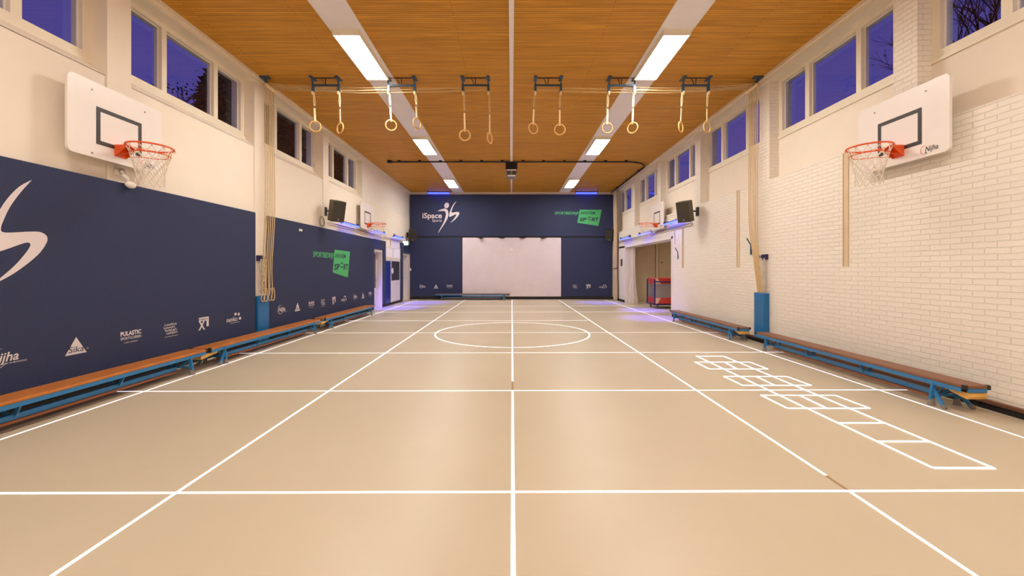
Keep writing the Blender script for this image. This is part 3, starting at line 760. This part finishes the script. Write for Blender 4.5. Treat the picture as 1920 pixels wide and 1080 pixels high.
# hoisting ropes: from each ring over the wall pulley and down to the cleat
def spline(pts, n=8):
    pts = [Vector(p) for p in pts]; out = []
    for i in range(len(pts)-1):
        a = pts[max(i-1, 0)]; b = pts[i]; c = pts[i+1]; d = pts[min(i+2, len(pts)-1)]
        for k in range(n):
            t = k/n; out.append(.5*((2*b)+(c-a)*t+(2*a-5*b+4*c-d)*t*t+(-a+3*b-3*c+d)*t**3))
    out.append(pts[-1]); return out
for s, side in ((-1, 'padded'), (1, 'brick')):
    for j in range(6):
        xp = pulx[j] if s < 0 else pulx[11-j]
        yo = YR+.01+.055*j
        top = (s*4.955, yo, 5.288)
        zz = 5.285-.012*(j % 3)
        zr = 5.235-.028*(j % 3)
        pts = [(xp, YR+.045, ZP-.01), (xp+s*.03, YR+.05, zr)]
        n = max(2, int(abs(xp-s*4.95)/.8))
        mid = []
        for q in range(1, n):
            f = q/n; mid.append((xp+s*.03+(s*4.955-xp-s*.03)*f, YR+.05+(yo-YR-.05)*f, zr+(5.288-zr)*f-.05*sin(pi*f)*(.4+.5*(j % 3))+.012*((q+j) % 2)))
        pts += mid+[top, (s*5.0, yo, 5.26)]
        if s < 0:
            yb = 8.0+.06*j
            loop = [(-5.01, yo, 4.6), (-5.0, yo+.01*(j-2), 2.8), (-5.0, yb+.015, 1.6)]
            q = [(.0, 1.05), (-.045, .93), (.0, .86), (.06, .88), (.075, 1.0), (.05, 1.12)] if j in (0, 1, 4, 5) else [(.0, 1.05), (.01, .98)]
            loop += [(-5.0+.02*(j % 2), yb+a, b) for a, b in q]
            pts += loop
        else:
            yb = 8.02+.034*j
            pts += [(5.01, yo, 4.6), (5.0, yo, 2.6), (5.04, yo-.02*j, 1.7), (5.075, yb, .98)]
        lab = f'beige hoist rope down the {side} wall, leading to the {order[j]} ring from that wall'
        tag(MB().tube(spline(pts, 7), .0095, 7).build('hoist_rope', 'rope', smooth=True), lab, 'rope', 'hoist ropes on the %s wall' % side)
def chain(name, label, x, y, z0, z1, x1=None, y1=None):
    m = MB(); n = int((z0-z1)/.028)
    for i in range(n):
        f = i/n; rot = Matrix.Rotation(pi/2, 3, 'X') if i % 2 else Matrix.Rotation(pi/2, 3, 'Y')
        m.ring((x, y, z0-.028*i), .021, .007, rot, 8, 4)
    tag(m.build(name, 'chain'), label, 'chain', 'hanging chains')
t = thing('rope_cleat', 'navy rope cleat on the plain pier above the blue padding', 'cleat', (-5.1, 8.05, 1.74), 'rope cleats')
m = MB().box(-5.13, -5.09, 8.0, 8.20, 1.67, 1.79); m.build('plate', 'purple', t, bevel=.008)
for y in (8.03, 8.10, 8.17): MB().tube([(-5.10, y, 1.74), (-5.05, y, 1.72), (-5.04, y, 1.77)], .009, 6).build('hook', 'purple', t)
t = thing('rope_cleat', 'navy rope cleat on the brick wall above the blue padding', 'cleat', (5.1, 7.97, 1.76), 'rope cleats')
m = MB().box(5.149, 5.11, 7.98, 8.14, 1.70, 1.81); m.build('plate', 'purple', t, bevel=.008)
for y in (8.0, 8.06, 8.12): MB().tube([(5.11, y, 1.76), (5.06, y, 1.74), (5.05, y, 1.79)], .009, 6).build('hook', 'purple', t)
chain('hook_chain', 'steel chain hanging from the plain pier cleat, front one of three', -5.045, 8.03, 1.69, 1.0)
chain('hook_chain', 'steel chain hanging from the plain pier cleat, middle one of three', -5.045, 8.10, 1.69, .99)
chain('hook_chain', 'steel chain hanging from the plain pier cleat, one closest to the ropes', -5.045, 8.17, 1.69, .99)
chain('hook_chain', 'steel chain hanging from the brick wall cleat behind the ropes', 5.085, 8.02, 1.72, 1.05)

# ------------------------------------------------------------------ speakers
def speaker(label, c, yaw, tilt, size, back, roll=0, body='speaker', front='grille'):
    w, d, h = size
    t = thing('wall_speaker', label, 'speaker', c, 'black wall speakers')
    rot = Matrix.Rotation(yaw, 3, 'Z') @ Matrix.Rotation(tilt, 3, 'X') @ Matrix.Rotation(roll, 3, 'Y')
    def mp(u, v, dd): return Vector(c)+rot @ Vector((u, v, dd))
    m = MB(); m.prism([(-w/2, -d/2), (w/2, -d/2), (w/2, d/6), (w/3.4, d/2), (-w/3.4, d/2), (-w/2, d/6)], mp, -h/2, h/2); cab = m.build('cabinet', body, t, bevel=.008)
    g = MB(); g.obox(mp(0, -d/2-.006, 0), rot, (w-.03, .014, h-.03)); g.build('grille', front, t)
    b = MB(); b.obox(mp(.0, -d/2-.014, -h/2+.07), rot, (.03, .004, .02)); b.build('badge', 'white', t)
    a = MB(); p = mp(0, d/2, 0); a.tube([p, Vector(back)], .022, 8); a.box(back[0]-.02, back[0]+.02, back[1]-.06, back[1]+.06, back[2]-.12, back[2]+.12); a.build('bracket', 'black', t)
speaker('black speaker tilted down on the padded wall before the small hoop', (-4.80, 10.9, 3.105), R(50), R(15), (.36, .34, .56), (-5.13, 11.0, 3.1))
speaker('black speaker tilted down on the brick wall before the small hoop', (4.79, 10.95, 3.10), R(-48), R(15), (.36, .34, .56), (5.13, 11.0, 3.1))
speaker('black speaker in the far corner beside the exit sign', (-4.84, 19.5, 3.17), R(18), R(10), (.36, .34, .56), (-5.13, 19.7, 3.2), 0, 'blackbox', 'blackbox')
speaker('black speaker in the far corner beside the beige curtain', (4.80, 19.5, 3.17), R(-25), R(10), (.36, .34, .56), (5.13, 19.7, 3.2), 0, 'blackbox', 'blackbox')

# ------------------------------------------------------------------ blue LED bars
def led_bar(label, c, length, axis, s):
    t = thing('blue_light_bar', label, 'light bar', c, 'blue light bars')
    if axis == 'Y':
        b = lambda a0, a1, l0, l1, z0, z1, m: m.box(c[0]+s*a0, c[0]+s*a1, c[1]+l0, c[1]+l1, c[2]+z0, c[2]+z1)
    else:
        b = lambda a0, a1, l0, l1, z0, z1, m: m.box(c[0]+l0, c[0]+l1, c[1]+s*a0, c[1]+s*a1, c[2]+z0, c[2]+z1)
    h = length/2
    m = MB(); b(0, .09, -h, h, .03, .07, m); b(.02, .07, -h, -h+.05, .07, .12, m); b(.02, .07, h-.05, h, .07, .12, m); b(-.10, .02, -h*.6, -h*.6+.03, .03, .06, m); b(-.10, .02, h*.6, h*.6+.03, .03, .06, m)
    m.build('housing', 'purple', t)
    e = MB(); n = 14
    for i in range(n):
        a = -h+.03+(2*h-.06)*i/n; b(.095, .10, a, a+(2*h-.06)/n*.82, -.01, .045, e); b(.01, .09, a, a+(2*h-.06)/n*.82, .022, .029, e)
    e.build('led_strip', 'uv', t)
for i, (y0, y1, z) in enumerate(((11.75, 13.0, 2.86), (14.35, 15.65, 2.87), (17.0, 18.35, 2.89))):
    w = ('beside the black speaker', 'below the small hoop', 'beside the exit sign')[i]
    led_bar('blue light bar on the padded wall '+w, (-5.05, (y0+y1)/2, z), y1-y0, 'Y', 1)
for i, (y0, y1, z) in enumerate(((11.75, 13.05, 2.94), (14.3, 15.6, 2.82), (16.85, 18.25, 2.84))):
    w = ('beside the black speaker', 'below the small hoop', 'over the far end of the storage opening')[i]
    led_bar('blue light bar on the brick wall '+w, (5.05, (y0+y1)/2, z), y1-y0, 'Y', -1)
led_bar('blue light bar at the ceiling above the white figure mark on the far wall', (-3.63, 19.92, 5.285), 1.12, 'X', -1)
led_bar('blue light bar at the ceiling above the green emblem on the far wall', (3.74, 19.92, 5.285), 1.12, 'X', -1)
def spot(loc, tgt, e, size=38, blend=.35):
    ld = bpy.data.lights.new('blue_lamp', 'SPOT'); ld.energy = e; ld.color = (.10, .08, 1); ld.spot_size = R(size); ld.spot_blend = blend; ld.shadow_soft_size = .25
    o = bpy.data.objects.new('blue_lamp', ld); o.location = loc; COL.objects.link(o)
    o.rotation_euler = (Vector(tgt)-Vector(loc)).to_track_quat('-Z', 'Y').to_euler()
spot((-4.9, 15.0, 2.8), (-4.45, 15.6, 0), 900, 42); spot((-4.9, 17.6, 2.8), (-4.0, 17.9, 0), 900, 42)
spot((4.9, 12.4, 2.8), (4.35, 12.3, 0), 700, 38); spot((4.9, 15.0, 2.8), (4.9, 14.7, 0), 800, 38); spot((4.9, 17.6, 2.8), (4.0, 17.9, 0), 760, 40)
for s in (-1, 1):
    for y in (12.4, 15.0, 17.6):
        spot((s*4.93, y, 2.86), (s*5.12, y, 2.35), 7, 110, .8)
spot((-3.6, 19.7, 5.2), (-3.6, 19.93, 4.6), 7, 90, .9); spot((3.7, 19.7, 5.2), (3.7, 19.93, 4.6), 7, 90, .9)

# ------------------------------------------------------------------ ducts, track, projector, small fittings
def duct(label, s, y0, y1):
    t = thing('cable_duct', label, 'cable duct', (s*XW, (y0+y1)/2, 2.78))
    m = MB().box(s*XW, s*(XW-.03), y0, y1, 2.76, 2.80); m.build('channel', 'duct', t)
    c = MB(); c.tube([(s*(XW-.02), y0, 2.83), (s*(XW-.02), (y0+y1)/2, 2.815), (s*(XW-.02), y1, 2.83)], .008, 6); c.build('cable', 'grey', t)
    return t
dl = duct('cream cable duct along the padded wall above the pads', -1, 11.1, 19.5)
m = MB(); m.box(-XW, -XW+.02, 16.9, 16.93, 2.46, 2.76); m.build('drop', 'duct', dl)
m = MB(); m.ring((-5.12, 10.75, 2.80), .13, .007, Matrix.Rotation(pi/2, 3, 'Y'), 24, 5); m.ring((-5.11, 10.77, 2.79), .12, .007, Matrix.Rotation(pi/2, 3, 'Y'), 24, 5)
tag(m.build('cable_coil', 'grey'), 'coiled grey cable on the wall under the black speaker', 'cable coil')
dr = duct('cream cable duct along the brick wall over the storage opening', 1, 11.3, 19.1)
m = MB(); m.box(XW, XW-.02, 12.52, 12.56, 2.30, 2.76); m.build('drop', 'duct', dr)
m = MB().box(-.038, .038, YF, YB-.02, ZC-.04, ZC); tag(m.build('ceiling_conduit', 'strip'), 'white conduit running along the middle of the wooden ceiling', 'conduit')
t = thing('curtain_track', 'black curtain track crossing the ceiling and curving to the brick wall', 'curtain track', (0, 14.2, ZC))
path = [(-4.32, 14.2, 5.335), (0, 14.2, 5.335), (4.1, 14.2, 5.335)]
path += [(4.1+.88*sin(R(a)), 15.08-.88*cos(R(a)), 5.335) for a in range(10, 91, 10)]+[(4.98, 17.5, 5.335), (4.98, 19.9, 5.335)]
MB().tube(path, .026, 8).build('rail', 'black', t)
for i in range(12):
    x = -4.0+.735*i; MB().box(x-.045, x+.045, 14.15, 14.25, 5.35, ZC).build('bracket', 'black', t)
for y in (15.6, 17.2, 18.8): MB().box(4.95, 5.02, y-.05, y+.05, 5.35, ZC).build('bracket', 'black', t)
MB().box(-4.42, -4.26, 14.15, 14.25, 5.30, 5.37).build('end_stop', 'black', t)
t = thing('projector', 'grey and black projector hanging from the middle of the ceiling', 'projector', (0, 14.6, 5.3))
m = MB().box(-.21, .21, 14.32, 14.75, 5.11, ZC-.04); m.build('mount_box', 'black', t, bevel=.01)
m = MB().prism([(-.205, 5.11), (.205, 5.11), (.18, 4.86), (.14, 4.83), (-.14, 4.83), (-.18, 4.86)], lambda u, v, d: (u, -d, v), -14.75, -14.34); m.build('body', 'grey', t, bevel=.012)
m = MB().box(-.17, .17, 14.325, 14.34, 5.06, 5.10); m.box(-.14, .14, 14.325, 14.34, 4.85, 4.90); m.build('trim', 'white', t)
for x in (-.095, .095):
    m = MB()
    for i in range(5): m.box(x-.06, x+.06, 14.328, 14.34, 4.925+.024*i, 4.935+.024*i)
    m.build('vent', 'black', t)
# twin spotlight on the left pier
t = thing('twin_spotlight', 'white twin spotlight fixed under the large hoop above the navy pad', 'spotlight', (-5.1, 5.2, 2.7))
m = MB().cyl((-5.13, 5.18, 2.77), (-5.09, 5.18, 2.77), .05, 18); m.tube([(-5.07, 5.19, 2.74), (-5.04, 5.22, 2.70), (-5.05, 5.24, 2.655)], .022, 10); m.build('arm', 'white', t, smooth=True)
m = MB(); m.sphere((-5.06, 5.18, 2.775), .04, sc=(.6, 1, 1)); m.build('reflector', 'chrome', t, smooth=True)
m = MB(); m.sphere((-5.03, 5.26, 2.62), .058, sc=(.75, 1.25, .8)); m.build('head', 'white', t, smooth=True)
# blue hooks on the brick wall
for y, lab in ((8.55, 'blue angled steel hook on the brick wall beside the hanging ropes'), (12.3, 'blue angled steel hook on the brick wall beside the storage opening')):
    m = MB(); m.tube([(5.135, y, 1.83), (5.135, y, 2.03), (5.05, y, 2.17)], .013, 8); m.box(5.149, 5.13, y-.02, y+.02, 1.82, 1.95)
    tag(m.build('wall_hook', 'slate'), lab, 'hook', 'blue wall hooks')
# anchor plates
def anchor(label, mp):
    m = MB(); m.prism([(-.07, -.025), (.07, -.025), (.07, .025), (-.07, .025)], mp, 0, .012); m.prism([(-.025, -.012), (.025, -.012), (.025, .012), (-.025, .012)], mp, .012, .02)
    tag(m.build('anchor_plate', 'white'), label, 'anchor plate', 'anchor plates')
anchor('small white anchor plate high on the pad with the green emblem', on_left(PX, 9.6, 2.45))
anchor('small anchor plate on the brick wall between the ropes and a blue hook', on_right(XW, 9.6, 2.45))
anchor('small anchor plate high on the large white pad', on_back(19.953, 0.0, 2.50))
# dark hooks above the white pad
for i, px in enumerate((902, 941, 979.4, 1018)):
    x = (px-VX)/F*19.9; w = ('first', 'second', 'third', 'fourth')[i]
    t = thing('curtain_hook', f'black hook above the white pad, {w} of four counted from the figure mark', 'hook', (x, 19.93, 3.12), 'hooks above the white pad')
    m = MB().box(x-.07, x+.07, 19.82, 19.952, 3.045, 3.11); m.build('plate', 'black', t)
    for q in (-1, 1): MB().tube([(x+q*.03, 19.86, 3.07), (x+q*.10, 19.78, 3.05), (x+q*.16, 19.77, 3.08)], .016, 6).build('prong', 'black', t)
# exit sign, switch, notice
t = thing('exit_sign', 'green lit exit sign projecting above the doorway in the far corner', 'exit sign', (-5.0, 18.85, 2.74))
m = MB().box(-5.14, -4.88, 18.84, 18.90, 2.64, 2.84); m.build('housing', 'white', t)
mpx = on_back(18.84, -5.0, 2.74)
m = MB(); m.flat([(-.12, -.09), (.11, -.09), (.11, .09), (-.12, .09)], mpx, .002, 1); m.flat([(-.0, -.09), (.11, -.09), (.11, .09), (-.0, .09)], mpx, .003, 0)
m.flat([(-.10, -.01), (-.04, -.01), (-.04, -.04), (-.005, .0), (-.04, .04), (-.04, .012), (-.10, .012)], mpx, .004, 0); m.flat([(.035, -.07), (.08, -.07), (.08, .06), (.035, .06)], mpx, .004, 1)
m.build('face', ['exit', 'exitwhite'], t)
t = thing('light_switch', 'small white switch on the far wall beside the corner doorway', 'switch', (-5.06, YB-.08, 1.5))
MB().box(-5.08, -5.02, YB-.095, YB-.08, 1.44, 1.56).build('plate', 'white', t)
MB().box(-5.065, -5.035, YB-.10, YB-.095, 1.48, 1.52).build('rocker', 'frame', t)
t = thing('wall_notice', 'small dark red framed notice beside the storage opening', 'notice', (5.13, 18.6, 1.82))
MB().box(5.138, 5.125, 18.46, 18.72, 1.66, 1.98).build('frame', 'black', t)
m = MB().box(5.125, 5.12, 18.485, 18.695, 1.685, 1.86); m.build('lower_panel', 'signred', t); MB().box(5.125, 5.12, 18.485, 18.695, 1.87, 1.955).build('upper_panel', 'signred', t)

# ------------------------------------------------------------------ curtain in the far corner, net in the opening
def gathered(name, mat, rings, folds, n=72):
    m = MB(); vs = []; fs = []
    for (cx, cy, z, rx, ry, amp, ph) in rings:
        for k in range(n):
            a = 2*pi*k/n; r = 1+amp*sin(folds*a+ph); vs.append((cx+rx*r*cos(a), cy+ry*r*sin(a), z))
    for i in range(len(rings)-1):
        for k in range(n):
            l = (k+1) % n; fs.append((i*n+k, i*n+l, (i+1)*n+l, (i+1)*n+k))
    return m.add(vs, fs)
t = thing('gathered_curtain', 'beige curtain gathered and strapped in the far corner past the storage opening', 'curtain', (5.02, 19.2, 0))
rg = [(5.02, 19.25, z, .07+.01*sin(z*3), .22+.02*sin(z*2+1)-(.09 if abs(z-1.55) < .1 else 0), .10, z*.6) for z in [5.25, 5.0, 4.5, 4.0, 3.4, 2.8, 2.2, 1.75, 1.55, 1.35, .9, .5, .2, .03]]
gathered('c', 'curtain', rg, 11).build('fabric', 'curtain', t, smooth=True)
MB().ring((5.02, 19.25, 1.55), .1, .02, Matrix.Diagonal((.85, 1.45, 1)), 24, 6).build('strap', 'black', t)
t = thing('hanging_net', 'white net hanging gathered at the far side of the storage opening', 'net', (5.33, 17.5, 0))
rg = [(5.33, 17.5, z, a, b, .16, z*1.3) for z, a, b in ((2.46, .05, .20), (2.2, .055, .21), (1.8, .07, .22), (1.3, .08, .24), (.8, .10, .28), (.4, .13, .33), (.15, .16, .36), (.01, .18, .38))]
gathered('n', 'net', rg, 9).build('netting', 'net', t, smooth=True)

# ------------------------------------------------------------------ mat trolley in the storage room
t = thing('mat_trolley', 'trolley of upright red and grey gym mats in the storage opening', 'mat trolley', (6.1, 15.75, 0))
m = MB().box(5.48, 7.0, 15.25, 16.2, .13, .18)
for x in (5.5, 6.97):
    for y in (15.28, 16.15): m.box(x-.015, x+.015, y-.015, y+.015, .18, 1.12)
m.build('frame', 'purple', t)
for x in (5.62, 6.85):
    for y in (15.30, 16.1):
        w = MB().cyl((x-.02, y, .065), (x+.02, y, .065), .065, 16); w.build('wheel', 'grey', t)
MB().tube([(5.5, 15.2, 1.03), (6.15, 15.2, 1.03)], .022, 8).build('push_bar', 'purple', t)
labs = ('front', 'second', 'third', 'fourth')
for i in range(4):
    y = 15.27+.22*i
    g = thing('gym_mat', f'red edged grey gym mat standing on the trolley, {labs[i]} of four', 'gym mat', (6.2, y, .18), 'mats on the trolley')
    MB().box(5.53, 6.95, y, y+.17, .42, .95).build('middle', 'greyvinyl', g)
    MB().box(5.52, 6.96, y-.005, y+.175, .95, 1.17).build('top_band', 'red', g, bevel=.01)
    MB().box(5.52, 6.96, y-.005, y+.175, .182, .42).build('bottom_band', 'red', g, bevel=.01)
    m = MB()
    for z, q in ((1.17, -1), (.185, 1)):
        m.add([(5.521, y-.007, z-.0), (5.521, y-.007, z+q*.22), (5.72, y-.007, z+q*.22), (5.60, y-.007, z)], [(0, 1, 2, 3)])
    m.build('corner_patch', 'creampatch', g)
    MB().box(5.505, 5.525, y+.15, y+.165, .2, 1.15).build('seam', 'purple', g)

# ------------------------------------------------------------------ trees outside
def tree(label, loc, hgt, crown, leaves, lsize=.13, seed=1, spread=.95, depth=5, low=.28, thin=1.0):
    rnd = random.Random(seed); t = thing('tree', label, 'tree', loc, 'trees outside the windows'); b = MB(); tips = []
    def grow(p, d, l, r, k):
        q = p+d*l; mid = p+d*l*.5+Vector((rnd.uniform(-1, 1), rnd.uniform(-1, 1), rnd.uniform(-.3, .3)))*l*.06
        b.tube([p, mid, q], [r, r*.85, r*.65], 6 if k > 2 else 4, cap=False)
        tips.append(q)
        if k == 0: return
        for i in range(3 if k > 1 else 4):
            a = rnd.uniform(0, 2*pi); u = Vector((cos(a), sin(a), rnd.uniform(-.1, .8)))
            grow(p+d*l*rnd.uniform(.6, 1), (d*.75+u*spread*.75).normalized(), l*rnd.uniform(.62, .8), r*.55, k-1)
    grow(Vector(loc), Vector((rnd.uniform(-.05, .05), rnd.uniform(-.05, .05), 1)).normalized(), hgt*low, hgt*.022*thin, depth)
    b.build('branches', 'bark', t)
    f = MB()
    for i in range(leaves):
        if crown:
            while True:
                v = Vector((rnd.uniform(-1, 1), rnd.uniform(-1, 1), rnd.uniform(-1, 1)))
                if v.length < 1: break
            v = v.normalized()*v.length**.5
            p = Vector(loc)+Vector((v.x*crown[0], v.y*crown[1], crown[2]+v.z*crown[3]))
        else:
            p = rnd.choice(tips)+Vector((rnd.gauss(0, .18), rnd.gauss(0, .18), rnd.gauss(0, .15)))
        a = Vector((rnd.gauss(0, 1), rnd.gauss(0, 1), rnd.gauss(0, 1))).normalized(); c = a.orthogonal().normalized(); s = lsize*rnd.uniform(.5, 1.3)
        f.add([p-a*s, p+c*s*.45, p+a*s, p-c*s*.45], [(0, 1, 2, 3)])
    tag(f.build('foliage', 'leaf', t), kind='stuff')
tree('half bare leafy tree rising beyond the windows above the padded wall', (-11.2, 15.9, 0), 11.8, None, 4200, .065, 3, .85)
tree('dense dark tree just past the half bare tree', (-10.5, 16.6, 0), 9.5, (2.4, 2.2, 6.4, 4.4), 11000, .17, 5, .8, 3)
tree('dense dark tree behind the windows above the rope loops', (-10.5, 21.2, 0), 11, (2.8, 2.5, 6.0, 4.4), 11000, .17, 6, .8, 3)
tree('dense dark tree behind the windows above the black speaker', (-10.5, 26.4, 0), 12, (2.8, 2.8, 6.5, 5.0), 11000, .17, 7, .8, 3)
tree('dense dark tree farthest along beyond the padded wall windows', (-10.5, 33.0, 0), 13, (2.8, 3.7, 7.5, 5.8), 11000, .17, 8, .8, 3)
tree('bare branching tree seen through the window above the large brick wall hoop', (14.0, 9.0, 0), 14.4, None, 400, .06, 12, .7, 6, .27, .6)
tree('bare tree seen through the small windows above the storage opening', (13.0, 34.0, 0), 11.0, None, 900, .14, 15, 1.0, 5)
struct('ground_outside', MB().box(-40, -5.7, -15, 60, -.2, -.05).box(9.2, 40, -15, 60, -.2, -.05), 'bark')

# ------------------------------------------------------------------ world, camera, view
w = bpy.data.worlds.new('dusk'); SC.world = w; w.use_nodes = True
nt = w.node_tree; bg = nt.nodes['Background']
tc = nt.nodes.new('ShaderNodeTexCoord'); sp = nt.nodes.new('ShaderNodeSeparateXYZ'); rp = nt.nodes.new('ShaderNodeValToRGB')
nt.links.new(tc.outputs['Generated'], sp.inputs[0]); nt.links.new(sp.outputs[2], rp.inputs[0]); nt.links.new(rp.outputs[0], bg.inputs['Color'])
rp.color_ramp.elements[0].color = lin((96, 88, 176))+(1,); rp.color_ramp.elements[1].color = lin((62, 58, 144))+(1,); rp.color_ramp.elements[1].position = .8
bg.inputs['Strength'].default_value = .8
cd = bpy.data.cameras.new('camera'); cam = bpy.data.objects.new('camera', cd); COL.objects.link(cam)
cam.location = (0, 0, H); cam.rotation_euler = (pi/2, 0, 0)
cd.sensor_fit = 'HORIZONTAL'; cd.sensor_width = 36; cd.lens = F/1920*36
cd.shift_x = (960-VX)/1920; cd.shift_y = (VY-540)/1920
cd.clip_start = .05; cd.clip_end = 300
SC.camera = cam
SC.view_settings.view_transform = 'Standard'; SC.view_settings.look = 'None'; SC.view_settings.exposure = 0.0
SC.cycles.use_denoising = True; SC.cycles.max_bounces = 10; SC.cycles.diffuse_bounces = 6; SC.cycles.transparent_max_bounces = 16
SC.cycles.sample_clamp_indirect = 8
